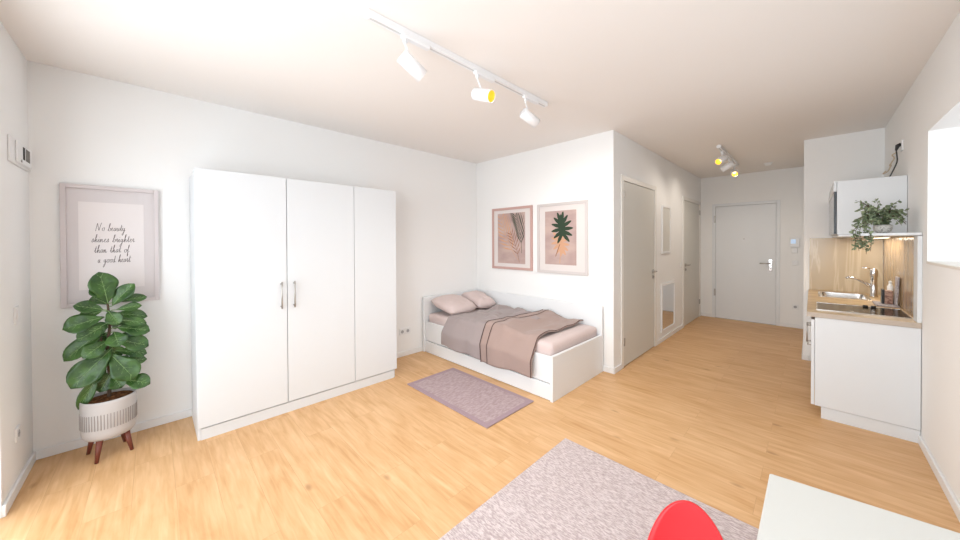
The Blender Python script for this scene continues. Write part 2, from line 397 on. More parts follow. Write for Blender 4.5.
# ------------------------------------------------------------------ wardrobe
WX, WA, WB, WH = -3.151, .223, 1.857, 2.0
wd = thing('wardrobe', 'large white three-door wardrobe against the left wall', 'wardrobe', (-3.4, 1.04, 0))
m = MB(); bx = XL+bt+.004
m.box(bx, WX-.018, WA, WA+.018, 0, WH); m.box(bx, WX-.022, WB-.03, WB-.012, 0, WH-.004)
m.box(bx, WX-.022, WA+.018, WB-.03, WH-.022, WH-.004); m.box(bx, WX-.022, WA+.018, WB-.03, .075, .092); m.box(bx, bx+.006, WA+.018, WB-.03, .092, WH-.022)
m.build('carcass', white_m, wd)
B(WX-.026, WX-.012, WA+.019, WB-.03, .0, .082).build('plinth', white_m, wd)
for k, (a, b_) in enumerate(((WA+.003, .8095), (.8145, 1.3965), (1.4015, WB))):
    dr = B(WX-.018, WX, a, b_, .094, WH).build('door', white_m, wd, bevel=.0012)
    if k < 2:
        y = .765 if k == 0 else .862
        h = MB(); h.tube([(WX+.032, y, .90), (WX+.032, y, 1.125)], .0055)
        for z in (.918, 1.107): h.tube([(WX, y, z), (WX+.032, y, z)], .006)
        h.build('handle', metal_m, dr)

# ------------------------------------------------------------------ bed
bedw_m = mat('bed_white_lacquer', (.83, .84, .85, 1), .4, spec=.4)
bed = thing('bed', 'white single bed with side back panel in the alcove corner', 'bed', (-2.66, 3.06, 0))
bx0 = XL+bt+.003; by1 = YP-bt-.003
B(bx0, bx0+.035, 2.545, by1-.03, 0, .725).build('headboard', bedw_m, bed, bevel=.003)
B(bx0, -1.642, by1-.028, by1, 0, .728).build('back_panel', bedw_m, bed, bevel=.003)
B(-1.672, -1.642, 2.545, by1-.03, 0, .412).build('footboard', bedw_m, bed, bevel=.003)
B(bx0+.037, -1.673, 2.567, 2.587, .156, .402).build('side_rail', bedw_m, bed, bevel=.003)
B(bx0+.037, -1.673, 2.556, 2.580, .004, .150).build('drawer_front', bedw_m, bed, bevel=.003)
B(bx0+.037, -1.673, 2.60, by1-.03, .26, .28).build('slatted_base', bedw_m, bed)

def rounded_slab(x0, x1, y0, y1, z0, z1, r, seg=4, puff=0):
    m = MB(); m.box(x0, x1, y0, y1, z0, z1)
    bmesh.ops.bevel(m.bm, geom=m.bm.edges[:], offset=r, segments=seg, profile=.6, affect='EDGES')
    for f in m.bm.faces: f.smooth = True
    return m
MX0, MX1, MY0, MY1, MZ = bx0+.045, -1.685, 2.60, 3.53, .505
o = rounded_slab(MX0, MX1, MY0, MY1, .283, MZ, .055).build('mattress', sheet_m)
tag(o, 'mattress with pale pink fitted sheet lying in the white bed', 'mattress')

def drape_path(s, lift, hang):
    """s 0..1 from the back edge over the mattress and down outside the rail -> (y, z, nrm-ish)"""
    top = MZ+lift; yb, yf = 3.50, 2.60-lift*.4
    L1 = yb-yf-.06; L2 = .094; L3 = top-.05-hang
    t_ = s*(L1+L2+L3)
    if t_ < L1: return yb-t_, top
    t_ -= L1
    if t_ < L2:
        a = t_/L2*PI/2; return yf+.06-.06*math.sin(a)-.0*a, top-.06+.06*math.cos(a)
    t_ -= L2; k = t_/L3
    return yf-.0-.058*min(1, k*2.2), top-.06-t_*1.0
def cloth_point(x0f, x1f, lift, hangf, amp, seed, u, v, out=0):
    x = x0f(v)*(1-u)+x1f(v)*u
    if lift > .05:
        q = min(1, max(0, (x+2.27)/.22)); q = q*q*(3-2*q); lift = lift*(1-q)+.020*q
    y, z = drape_path(v, lift, hangf(u))
    n = noise.noise(V((x*4.5, y*4+seed, 0)))*amp + noise.noise(V((x*11+seed, y*8, 3)))*amp*.5
    k = min(1, max(0, (MZ+lift-z-.03)/.18))
    z += max(-.004, n)*(1-k)+.004
    y -= k*(.010+.012*(1+math.sin(x*17+seed+1.5*math.sin(x*5))))
    y = min(y, 2.60+.4*0-k*.052) if k > .3 else y
    if out: z += out*(1-k); y -= out*min(1, k*3+.2)
    return (x, y, z)
def cloth(x0f, x1f, lift, hangf, amp, seed, nu=60, nv=70, u0=0, u1=1, out=0):
    return MB().grid(lambda u, v: cloth_point(x0f, x1f, lift, hangf, amp, seed, u0+(u1-u0)*u, v, out), nu, nv)
dh = lambda u: .205-.03*u + .010*math.sin(u*14)
m = cloth(lambda v: -3.16+.05*math.sin(v*5)+.03*(1-v), lambda v: -2.15-.1*v, .022, dh, .060, 3.1, 80)
d = tag(m.build('duvet', duvet_m, solid=.014, offset=1), 'greyish taupe duvet spread across the head half of bed', 'duvet')
th_l = lambda v: -2.50 + .10*max(0, 1-v/.62) + .02*math.sin(v*6)
th_r = lambda v: -1.87 + .03*v + .02*max(0, 1-v/.62)
th = lambda u: .172+.022*u+.006*math.sin(u*11)
TH = (th_l, th_r, .066, th, .026, 8.7)
tho = tag(cloth(*TH, 60).build('throw_blanket', throw_m, solid=.010, offset=1), 'brownish taupe throw with dark piping draped over foot end of bed', 'blanket')
for u_, w_ in ((0, .014), (.155, .012), (.986, .014)):
    cloth(*TH, 2, 70, u_, u_+w_, .012).build('piping', piping_m, tho, solid=.003, offset=1)

def pillow(name, cx, cy, cz, w_, h_, th_, rz, tilt, seed, label, grp):
    m = MB()
    def sh(sgn):
        def fn(u, v):
            a, b_ = u*2-1, v*2-1
            ex = .5*w_*a*(1-.07*(b_*b_)) ; ey = .5*h_*b_*(1-.09*(a*a))
            e_ = max(0, (1-a**4)*(1-b_**4))**.55
            z = sgn*th_*.5*e_*(1+.25*noise.noise(V((a*2+seed, b_*2, sgn))))+.010*noise.noise(V((a*5+seed, b_*5, 1.+sgn)))*e_
            return (ex, ey, z)
        return fn
    m.grid(sh(1), 28, 22); m.grid(sh(-1), 28, 22)
    bmesh.ops.remove_doubles(m.bm, verts=m.bm.verts, dist=.0005)
    M_ = Matrix.Translation((cx, cy, cz)) @ Matrix.Rotation(rz, 4, 'Z') @ Matrix.Rotation(tilt, 4, 'Y')
    return tag(m.build(name, sheet_m, xf=M_), label, 'pillow', grp)
pillow('pillow', -3.385, 2.865, .622, .47, .50, .15, .08, .26, 1.3, 'pale pink pillow at the open front side of bed head', 'pillows on the bed')
pillow('pillow', -3.385, 3.325, .628, .46, .35, .15, -.10, .26, 5.3, 'pale pink pillow in the far corner against bed back panel', 'pillows on the bed')

# ------------------------------------------------------------------ rugs
def rug(name, x0, x1, y0, y1, h, m_, label):
    m = MB(); nx, ny = 50, 50
    m.box(x0, x1, y0, y1, .001, h)
    return tag(m.build(name, m_, bevel=.003), label, 'rug')
r1 = rug('rug', -2.905, -1.775, 1.83, 2.44, .009, rug1_m, 'small mauve rug on the floor beside the bed')
bd = MB(); a = .045
bd.box(-2.905, -1.775, 1.83, 1.83+a, .009, .0105); bd.box(-2.905, -1.775, 2.44-a, 2.44, .009, .0105)
bd.box(-2.905, -2.905+a, 1.83+a, 2.44-a, .009, .0105); bd.box(-1.775-a, -1.775, 1.83+a, 2.44-a, .009, .0105)
bd.build('border', rugb_m, r1)
rug('rug', -1.272, .36, -.15, 2.137, .012, rug2_m, 'large pale grey-pink rug under the red chair and table')

# ------------------------------------------------------------------ table and chair
tb = thing('dining_table', 'white table standing beside the red chair at the right', 'table', (.2, .8, 0))
MB().prism([(-.096, .12), (.53, .12), (.53, 1.425), (-.090, 1.335)], .716, .74).build('tabletop', tablew_m, tb, bevel=.004)
for x, y in ((-.05, .17), (.48, .17), (.48, 1.36), (-.045, 1.285)):
    B(x-.02, x+.02, y-.02, y+.02, .012 if x < .35 else 0, .716).build('leg', trim_m, tb, bevel=.003)
m = MB(); m.box(-.03, -.012, .19, 1.265, .655, .716); m.box(.455, .473, .19, 1.34, .655, .716); m.build('apron', trim_m, tb)

TOP = V((-.211, .946, .804)); AZ = math.radians(171)
fwd = V((math.sin(AZ), math.cos(AZ), 0)); lat = V((math.cos(AZ), -math.sin(AZ), 0))
cc = TOP + fwd*.285; cc.z = 0
ch = thing('chair', 'red moulded plastic chair with egg-shaped backrest on the rug', 'chair', (cc.x, cc.y, .012))
path = [(.215, .425), (.19, .445), (.08, .440), (-.04, .430), (-.13, .435), (-.185, .465), (-.215, .52), (-.235, .60), (-.255, .68), (-.272, .745), (-.285, .80)]
hw = [.10, .165, .200, .205, .185, .150, .135, .155, .150, .108, 0]
def interp(tab, t_):
    k = min(len(tab)-1.0001, t_*(len(tab)-1)); i = int(k); f_ = k-i
    g = lambda j: tab[max(0, min(len(tab)-1, j))]
    p0, p1, p2, p3 = g(i-1), g(i), g(i+1), g(i+2)
    cr = lambda a, b_, c, d_: .5*((2*b_)+(-a+c)*f_+(2*a-5*b_+4*c-d_)*f_*f_+(-a+3*b_-3*c+d_)*f_**3)
    return tuple(cr(*q) for q in zip(p0, p1, p2, p3)) if isinstance(p0, tuple) else cr(p0, p1, p2, p3)
def half(zv, t_):
    if t_ > .66:  # back: egg outline measured downwards from the top edge
        d_ = max(0, .80-zv); a_, bb = .106, .235
        k = min(1, d_/bb); return a_*math.sqrt(max(0, 1-(1-k)**2))*(1 - .12*max(0, (d_-.18)/.1))
    return interp(hw, t_)
m = MB()
def fn(u, v):
    if v > .7: v = .7+.3*(1-max(0, 1-(v-.7)/.3)**1.7)
    x_, z_ = interp(path, v); a_ = (u*2-1)
    h_ = half(z_, v); l_ = a_*h_
    curl = .045*(abs(l_)/.2)**2
    if v > .62: x_ += curl
    else: z_ += curl*.6
    p = cc + fwd*x_ + lat*l_; return (p.x, p.y, z_)
m.grid(fn, 16, 60)
bmesh.ops.remove_doubles(m.bm, verts=m.bm.verts, dist=.0006)
m.build('seat_shell', red_m, ch, solid=.009)
for sx, sy in ((1, 1), (1, -1), (-1, 1), (-1, -1)):
    a = cc + fwd*(.09*sx-.01) + lat*(.09*sy); b_ = cc + fwd*(.19*sx-.02) + lat*(.19*sy)
    MB().tube([(a.x, a.y, .425), (a.x*.6+b_.x*.4, a.y*.6+b_.y*.4, .40), (b_.x, b_.y, .016)], .0085).build('leg', chrome_m, ch)

# ------------------------------------------------------------------ fig plant
PC = V((-3.44, -.223, 0))
fp = thing('potted_fig', 'tall fiddle-leaf fig in a ribbed pale planter on wooden legs', 'potted plant', (PC.x, PC.y, 0))
prof = [(0, .132), (.095, .132), (.115, .140), (.127, .158), (.131, .19), (.133, .38), (.132, .396), (.127, .398), (.124, .392), (.122, .36), (0, .36)]
pot = MB().lathe(prof, (PC.x, PC.y, 0), 48).build('planter', pot_m, fp)
m = MB()
for k in range(56):
    a = 2*PI*k/56; c, s_ = math.cos(a), math.sin(a); R0 = .1285; w_ = .0022
    for z0, z1 in ((.215, .315),):
        p = [(R0, -w_), (.1345, -w_), (.1345, w_), (R0, w_)]
        q = [(PC.x+r*c-t_*s_, PC.y+r*s_+t_*c) for r, t_ in p]
        m.prism(q, z0, z1)
m.build('grooves', potg_m, pot)
for k, ang in enumerate((-125, -24, 58, 148)):
    a = math.radians(ang); c, s_ = math.cos(a), math.sin(a)
    MB().tube([(PC.x+.095*c, PC.y+.095*s_, .138), (PC.x+.128*c, PC.y+.128*s_, .0)], [.018, .0095], 14).build('leg', leg_m, fp)
m = MB()
m.grid(lambda u, v: (PC.x+.121*v*math.cos(2*PI*u), PC.y+.121*v*math.sin(2*PI*u), .378+.012*(1-v*v)+.006*noise.noise(V((math.cos(2*PI*u)*v*8, math.sin(2*PI*u)*v*8, 0)))), 36, 8)
m.build('soil', soil_m, fp)
# stem: slight wave; d = (sideways towards camera-right, towards camera)
RT = V((.434, .901, 0)); RT = V((-PC.y, PC.x, 0)).normalized()*-1   # horizontal, to the right as seen from the room's middle
TO = V((-PC.x, -PC.y, 0)).normalized()
def P(a, z, dpt=0): return PC + RT*a + TO*dpt + V((0, 0, z))
m = MB(); sp = [(0, .37, 0), (.004, .55, .0), (-.006, .72, .01), (.008, .88, .0), (.0, 1.02, .0), (-.01, 1.10, .0)]
m.tube([P(*q) for q in sp], [.011, .010, .009, .008, .006, .004], 8)
m.tube([P(.002, .62, 0), P(-.03, .74, .015), P(-.035, .86, .02)], [.006, .005, .004], 8)
m.build('stem', stem_m, fp)
LEAF = MB(); VEIN = MB()
def leaf(base_, tip, hwid, nrm, curl=.18, cup=.22, wav=1., fid=1.):
    """obovate wavy leaf from petiole end base_ to tip, blade turned towards nrm"""
    b0, t0 = V(base_), V(tip); ax = (t0-b0); L = ax.length; ax.normalize()
    n = V(nrm) - ax*ax.dot(V(nrm)); n.normalize(); s_ = ax.cross(n)
    NU, NV = 12, 8; rows = []; sd_ = random.random()*9
    cen = lambda t_: b0 + ax*(L*t_) - n*(curl*L*(t_*t_)) + n*(curl*L*.35*t_)
    for i in range(NU+1):
        t_ = i/NU
        w_ = hwid*1.36*(.12*math.sin(PI*t_)+(math.sin(PI*t_**1.6)**.62 if 0 < t_ < 1 else 0)*.92)
        w_ *= 1-.13*fid*math.exp(-((t_-.36)/.10)**2)
        w_ = max(w_, .002)
        row = []
        for j in range(NV+1):
            a = j/NV*2-1
            rip = .11*hwid*wav*math.sin(t_*15+sd_+a*1.5)*abs(a)
            row.append(LEAF.bm.verts.new(cen(t_) + s_*(w_*a) + n*(cup*w_*abs(a)**1.3 + rip)))
        rows.append(row)
    for i in range(NU):
        for j in range(NV):
            f = LEAF.bm.faces.new([rows[i][j], rows[i+1][j], rows[i+1][j+1], rows[i][j+1]]); f.smooth = True
    VEIN.tube([cen(t_/8)+n*.0015 for t_ in range(8)], [.0022-.0018*t_/8 for t_ in range(8)], 5)
    for k in range(1, 6):
        t_ = .12+.14*k; w_ = hwid*.72*math.sin(PI*min(.98, t_)**1.1)
        for sg in (-1, 1):
            p0 = cen(t_)+n*.001; p1 = cen(min(1, t_+.14))+s_*sg*w_*.8+n*(cup*w_*.8*.78+.002)
            VEIN.tube([p0, (p0+p1)/2+n*(-.004*w_/.05), p1], [.0012, .0009, .0004], 4)
# measured leaves: image-like offsets (base a,z) -> (tip a,z), half width, depth of tip, facing
def A(u): return (u-108)/218.   # sideways metres from the photographed columns
def Zz(v): return 1.45-(v-245)/145.
LV = [ # base u,v, tip u,v, half width m, tip depth
 (108, 305, 101, 273, .052, .02), (105, 300, 92, 287, .03, .03),
 (112, 308, 134, 286, .036, .02), (118, 304, 150, 301, .026, -.02), (116, 312, 143, 309, .024, .03),
 (104, 311, 76, 303, .033, .02), (104, 318, 66, 323, .048, .05), (102, 312, 78, 317, .034, -.03),
 (108, 328, 64, 354, .040, .03), (112, 316, 151, 321, .030, .0), (114, 322, 148, 327, .026, .05),
 (116, 330, 152, 336, .040, .04), (106, 326, 80, 334, .038, .10), (114, 334, 118, 345, .040, .12),
 (116, 343, 150, 351, .042, .06), (108, 342, 84, 352, .040, .08), (112, 350, 72, 378, .058, .10),
 (110, 356, 134, 381, .054, .12), (116, 354, 150, 361, .032, .0), (116, 366, 148, 366, .028, .03),
 (100, 370, 78, 403, .026, .05), (122, 384, 150, 390, .040, .09), (112, 372, 98, 392, .036, .02),
 (112, 378, 120, 390, .036, .06), (106, 334, 96, 346, .036, -.05), (112, 300, 122, 293, .03, -.05),
 (110, 360, 128, 374, .04, -.06), (104, 364, 90, 384, .04, -.06), (108, 320, 122, 330, .035, -.07), (106, 346, 120, 362, .035, .0),
 (108, 306, 92, 297, .034, -.04), (108, 324, 90, 330, .036, .06), (110, 328, 134, 322, .034, -.05), (112, 340, 136, 346, .036, -.04),
 (110, 352, 96, 366, .038, .04), (112, 362, 138, 374, .036, .02), (108, 336, 72, 342, .034, -.04), (110, 374, 132, 388, .036, -.04), (108, 312, 118, 324, .032, .09), (106, 368, 86, 380, .036, .02)]
for (bu, bv, tu, tv, hw_, dp) in LV:
    b0 = P(A(bu), Zz(bv), dp*.15); t0 = P(A(tu), Zz(tv), dp)
    ax = (t0-b0).normalized()
    sidew = 1 if tu > bu else -1
    nrm = TO*.85 + V((0, 0, .62)) + RT*(-.15*sidew)
    leaf(b0, t0, hw_, nrm, curl=.16 if tv < bv else .24)
    st = P(.0, min(1.08, Zz(bv)-.01), 0)
    VEIN.tube([st, (st+b0)/2+V((0, 0, .004)), b0], [.0035, .003, .0022], 6)
fo = LEAF.build('leaves', fig_m, fp, solid=.0012)
VEIN.build('leaf_veins', figv_m, fo)

# ------------------------------------------------------------------ pictures
def frame_thing(name, label, grp, x0, x1, z0, z1, wall, fm, fw=.028, dep=.022, matm=mount_m):
    """wall 'L' (left wall: coordinate along Y) or 'P' (alcove wall: coordinate along X)"""
    if wall == 'L':
        loc = (XL, (x0+x1)/2, z0); bx_ = lambda m, a, b_, c, d_, t0, t1: m.box(XL+t0, XL+t1, a, b_, c, d_)
    else:
        loc = ((x0+x1)/2, YP, z0); bx_ = lambda m, a, b_, c, d_, t0, t1: m.box(a, b_, YP-t1, YP-t0, c, d_)
    t_ = thing(name, label, 'picture', loc, grp)
    m = MB()
    bx_(m, x0, x0+fw, z0, z1, 0, dep); bx_(m, x1-fw, x1, z0, z1, 0, dep); bx_(m, x0+fw, x1-fw, z0, z0+fw, 0, dep); bx_(m, x0+fw, x1-fw, z1-fw, z1, 0, dep)
    m.build('frame', fm, t_, bevel=.002)
    m = MB(); bx_(m, x0+fw, x1-fw, z0+fw, z1-fw, 0, .010); m.build('mat_board', matm, t_)
    return t_, bx_
tq, bq = frame_thing('framed_quote', 'tall pale framed handwritten quote on the wall behind the fig plant', None, -.452, .037, 1.005, 1.872, 'L', frameg_m, .027, .03, matb_m)
m = MB(); bq(m, -.372, -.046, 1.12, 1.752, .010, .0125); pp = m.build('paper', paper_m, tq)
# cursive lettering, strokes in units of x-height; each glyph: width, list of strokes
G = {
 'N': (1.5, [[(0,-.1),(.15,1.2),(.25,2.1),(.5,1.2),(.8,.1),(1.0,1.2),(1.25,2.3)]]),
 'o': (.8, [[(.55,.9),(.25,.85),(.1,.4),(.3,0),(.6,.15),(.6,.7),(.5,.95),(.8,.8)]]),
 'b': (.8, [[(0,.1),(.35,1.3),(.45,2.1),(.3,2.0),(.2,.9),(.2,.1),(.5,0),(.65,.5),(.45,.85),(.8,.7)]]),
 'e': (.65, [[(0,.3),(.35,.6),(.35,.95),(.15,.8),(.12,.25),(.35,0),(.65,.3)]]),
 'a': (.8, [[(.55,.85),(.25,.85),(.1,.35),(.25,0),(.5,.4),(.57,.9),(.55,.15),(.8,.2)]]),
 'u': (.85, [[(0,.4),(.12,.9),(.12,.2),(.3,0),(.5,.4),(.55,.9),(.57,.1),(.85,.3)]]),
 't': (.6, [[(0,.3),(.25,1.1),(.32,1.8),(.25,.6),(.3,0),(.6,.3)],[(0,1.2),(.65,1.3)]]),
 'y': (.85, [[(0,.5),(.12,.9),(.15,.2),(.35,.05),(.55,.5),(.6,.9),(.5,-.4),(.25,-1.2),(.1,-.9),(.45,-.2),(.85,.3)]]),
 's': (.6, [[(0,.2),(.3,1.0),(.4,.5),(.3,0),(.05,.1),(.6,.25)]]),
 'h': (.85, [[(0,.2),(.35,1.4),(.42,2.2),(.28,2.0),(.2,.9),(.18,0),(.35,.7),(.5,.85),(.57,.3),(.6,0),(.85,.3)]]),
 'i': (.45, [[(0,.3),(.18,.9),(.18,.15),(.28,0),(.45,.3)],[(.22,1.35),(.26,1.45)]]),
 'n': (.9, [[(0,.4),(.12,.9),(.12,0),(.3,.75),(.45,.85),(.5,.3),(.58,0),(.9,.35)]]),
 'r': (.6, [[(0,.3),(.18,1.0),(.35,.9),(.32,.3),(.38,0),(.6,.3)]]),
 'g': (.85, [[(.55,.85),(.25,.85),(.12,.4),(.3,.1),(.52,.5),(.58,.9),(.5,-.5),(.25,-1.3),(.08,-1.0),(.45,-.2),(.85,.3)]]),
 'f': (.7, [[(0,.3),(.4,1.5),(.45,2.2),(.3,1.8),(.25,.2),(.2,-1.1),(.35,-.8),(.3,0),(.7,.3)]]),
 'd': (.85, [[(.5,.8),(.22,.8),(.1,.35),(.28,0),(.5,.5),(.62,1.9),(.57,.1),(.85,.25)]]),
}
ink = MB()
def smooth(pts, k=4):
    out = []
    for i in range(len(pts)-1):
        g = lambda j: pts[max(0, min(len(pts)-1, j))]
        for q in range(k):
            f_ = q/k; p0, p1, p2, p3 = g(i-1), g(i), g(i+1), g(i+2)
            out.append(tuple(.5*((2*b_)+(-a+c)*f_+(2*a-5*b_+4*c-d_)*f_*f_+(-a+3*b_-3*c+d_)*f_**3) for a, b_, c, d_ in zip(p0, p1, p2, p3)))
    out.append(pts[-1]); return out
def write(txt, y0, y1, z, xh, slant=.13):
    tot = sum(.75 if c == ' ' else G[c][0] for c in txt); sx = (y1-y0)/tot; cur = 0; X_ = XL+.0131
    for c in txt:
        if c == ' ': cur += .75; continue
        w_, sts = G[c]
        for st in sts:
            pts = [(y0+(cur+a+slant*b_)*sx, z+b_*xh) for a, b_ in smooth(st)]
            for i in range(len(pts)-1):
                (a0, c0), (a1, c1) = pts[i], pts[i+1]; dx, dz = a1-a0, c1-c0; l = math.hypot(dx, dz) or 1
                hwid = .0006+.0007*abs(dz)/l
                nx, nz = -dz/l*hwid, dx/l*hwid
                ink.poly([(X_, a0-nx, c0-nz), (X_, a1-nx, c1-nz), (X_, a1+nx, c1+nz), (X_, a0+nx, c0+nz)])
        cur += w_
write('No beauty', -.292, -.145, 1.545, .026); write('shines brighter', -.312, -.098, 1.462, .026)
write('than that of', -.300, -.125, 1.385, .026); write('a good heart', -.285, -.120, 1.312, .026)
ink.build('lettering', ink_m, pp)

ta, ba = frame_thing('framed_palm_print', 'rose framed palm frond print, left of the two pictures above bed', 'leaf prints above the bed', -3.333, -2.608, 1.067, 1.938, 'P', framep_m, .034)
m = MB(); ba(m, -3.225, -2.73, 1.150, 1.858, .010, .012); art = m.build('print', artbg_m, ta)
def frond(mb, base_, tip, bend, n, ll, yy, ang=.55, w_=.010, lim=None):
    b0, t0 = V((base_[0], 0, base_[1])), V((tip[0], 0, tip[1])); ax = t0-b0; sd_ = V((ax.z, 0, -ax.x)).normalized()
    cen = lambda t_: b0+ax*t_+sd_*(bend*4*t_*(1-t_))
    def quad(p, q, w0, w1):
        d_ = (q-p).normalized(); s_ = V((d_.z, 0, -d_.x)); mid = p+(q-p)*.5
        clip = lambda v_: V((max(lim[0], min(lim[1], v_.x)), yy, max(lim[2], min(lim[3], v_.z))))
        if p.x < lim[0] or p.x > lim[1] or p.z > lim[3]: return
        mb.poly([clip(p-s_*w0*.3), clip(mid-s_*w1), clip(q), clip(mid+s_*w1), clip(p+s_*w0*.3)])
    for i in range(8): 
        p, q = cen(i/8), cen((i+1)/8); d_ = (q-p).normalized(); s_ = V((d_.z, 0, -d_.x))*.003
        mb.poly([V((v_.x, yy, v_.z)) for v_ in (p-s_, q-s_, q+s_, p+s_)])
    for i in range(n):
        t_ = .25+.75*i/n; p = cen(t_); d_ = (cen(min(1, t_+.05))-cen(t_-.05)).normalized(); s_ = V((d_.z, 0, -d_.x))
        l_ = ll*(1-.45*abs(t_-.55)/.45)
        for sg in (-1, 1):
            q = p + (d_*math.cos(ang)+s_*sg*math.sin(ang))*l_; quad(p, q, w_*.6, w_)
LIM = (-3.22, -2.735, 1.155, 1.853)
m = MB(); frond(m, (-2.85, 1.20), (-3.17, 1.84), -.05, 9, .27, YP-.0124, .80, .011, LIM); m.build('tan_frond', tanleaf_m, art)
m = MB(); frond(m, (-2.83, 1.17), (-2.99, 1.60), .02, 6, .17, YP-.0127, .7, .006, LIM); m.build('brown_frond', tan2leaf_m, art)
m = MB(); frond(m, (-2.79, 1.30), (-2.90, 1.84), .03, 8, .25, YP-.0130, .50, .0085, LIM); m.build('green_frond', greenleaf_m, art)

tb_, bb_ = frame_thing('framed_monstera_print', 'pale framed monstera leaf print, right of the two pictures above bed', 'leaf prints above the bed', -2.528, -1.824, 1.058, 1.934, 'P', framew_m, .034)
m = MB(); bb_(m, -2.41, -1.972, 1.168, 1.836, .010, .012); art2 = m.build('print', artbg_m, tb_)
def monstera(mb, c, L, rot, yy, nl=6):
    """split leaf: finger-like lobes on both sides of the midrib"""
    R_ = Matrix.Rotation(rot, 2)
    def tr(a, b_): v_ = R_ @ V((a, b_)); return V((c[0]+v_.x, yy, c[1]+v_.y))
    for sg in (-1, 1):
        for i in range(nl):
            t_ = i/(nl-1); z0 = -L*.18+L*.40*t_
            ang = math.radians(-55+128*t_); ln = L*(.50-.05*abs(t_-.4))
            d_ = V((sg*math.cos(ang), math.sin(ang))); s_ = V((-d_.y, d_.x)); w_ = L*.070
            p = V((0, z0)); pts = [p-s_*w_*.9, p+d_*ln*.55-s_*w_*1.05, p+d_*ln*.9-s_*w_*.5, p+d_*ln, p+d_*ln*.9+s_*w_*.5, p+d_*ln*.55+s_*w_*1.05, p+s_*w_*.9]
            mb.poly([tr(*q)+V((0, -.00005*i - (.0003 if sg > 0 else 0), 0)) for q in pts])
    mb.poly([tr(*q)+V((0, -.0006, 0)) for q in ((0, -.20*L), (.12*L, -.24*L), (.16*L, .0), (.10*L, .26*L), (0, .60*L), (-.10*L, .26*L), (-.16*L, .0), (-.12*L, -.24*L))])
m = MB(); monstera(m, (-2.19, 1.445), .26, PI+.25, YP-.0124); 
m.poly([(-2.20, YP-.0123, 1.185), (-2.192, YP-.0123, 1.185), (-2.175, YP-.0123, 1.45), (-2.183, YP-.0123, 1.45)]); m.build('tan_leaf', tanleaf_m, art2)
m = MB(); monstera(m, (-2.165, 1.615), .31, .12, YP-.0136)
m.build('green_leaf', greenleaf_m, art2)
m = MB(); m.poly([(-2.26, YP-.0135, 1.27), (-2.25, YP-.0135, 1.27), (-2.19, YP-.0135, 1.42), (-2.20, YP-.0135, 1.42)]); m.build('leaf_stalk', tan2leaf_m, art2)

# ------------------------------------------------------------------ switches, sockets, panels
def plate(name, label, cat, face, a, z, w_, h_, kind, n=1, vert=True):
    """face 'L','N','P','E','D','R'; a = coordinate along the wall, z = centre height"""
    def bx_(m, da0, da1, dz0, dz1, t0, t1):
        a0, a1, z0, z1 = a+da0, a+da1, z+dz0, z+dz1
        if face == 'L': m.box(XL+t0, XL+t1, a0, a1, z0, z1)
        elif face == 'D': m.box(XD+t0, XD+t1, a0, a1, z0, z1)
        elif face == 'R': m.box(XR-t1, XR-t0, a0, a1, z0, z1)
        elif face == 'N': m.box(a0, a1, YN+t0, YN+t1, z0, z1)
        elif face == 'P': m.box(a0, a1, YP-t1, YP-t0, z0, z1)
        elif face == 'E': m.box(a0, a1, YE-t1, YE-t0, z0, z1)
        return m
    loc = {'L': (XL, a, z), 'D': (XD, a, z), 'R': (XR, a, z), 'N': (a, YN, z), 'P': (a, YP, z), 'E': (a, YE, z)}[face]
    t_ = thing(name, label, cat, loc)
    W_, H_ = (w_*(1 if vert else n), h_*(n if vert else 1))
    bx_(MB(), -W_/2, W_/2, -H_/2, H_/2, 0, .009).build('cover_plate', plastic_m, t_, bevel=.002)
    for i in range(n):
        o_ = (i-(n-1)/2)*(h_ if vert else w_); da, dz = (0, o_) if vert else (o_, 0)
        if kind == 'socket':
            m = MB(); outv = {'L': V((1,0,0)), 'D': V((1,0,0)), 'R': V((-1,0,0)), 'N': V((0,1,0)), 'P': V((0,-1,0)), 'E': V((0,-1,0))}[face]
            al = V((0, 1, 0)) if face in 'LDR' else V((1, 0, 0)); p = V(loc)+al*da+V((0, 0, dz))
            m.tube([p+outv*.008, p+outv*.0098], .021, 20); m.build('socket_well', greyp_m, t_)
            m = MB()
            for sg in (-1, 1): m.tube([p+outv*.0095+al*sg*.0095, p+outv*.0102+al*sg*.0095], .003, 8)
            m.build('pin_holes', gap_m, t_)
        elif kind == 'switch':
            bx_(MB(), da-w_*.38, da+w_*.38, dz-h_*.38, dz+h_*.38, .009, .012).build('rocker', plastic_m, t_, bevel=.001)
    return t_, bx_
plate('power_socket', 'double white socket low on the wall between wardrobe and bed', 'socket', 'L', 2.285, .315, .08, .08, 'socket', 2, False)
plate('power_socket', 'white socket low on the left side wall near floor corner', 'socket', 'N', -3.31, .33, .08, .08, 'socket')
plate('light_switch', 'white switch at mid height on the far left side wall', 'switch', 'N', -3.33, 1.03, .08, .10, 'switch')
plate('thermostat', 'small white thermostat right of the leaf prints', 'thermostat', 'P', -1.69, 1.38, .08, .08, 'switch')
plate('light_switch', 'stacked white switches beside the corner above bed foot', 'switch', 'P', -1.69, 1.00, .08, .08, 'switch', 3)
plate('light_switch', 'small white switch on the wall left of far hallway door', 'switch', 'D', 6.22, 1.06, .08, .08, 'switch')
plate('light_switch', 'white switch under the intercom beside entrance door', 'switch', 'E', -.20, 1.08, .08, .08, 'switch')
plate('power_socket', 'white socket low beside the entrance door', 'socket', 'E', -.195, .35, .08, .08, 'socket')
ic = thing('intercom', 'white wall intercom with small screen beside entrance door', 'intercom', (-.205, YE, 1.4))
B(-.265, -.145, YE-.025, YE, 1.35, 1.50).build('body', plastic_m, ic, bevel=.004)
B(-.250, -.190, YE-.027, YE-.025, 1.405, 1.475).build('screen', mat('pale_screen', (.35, .5, .7, 1), .3, emit=(.6, .75, 1, 1), estr=.3), ic)
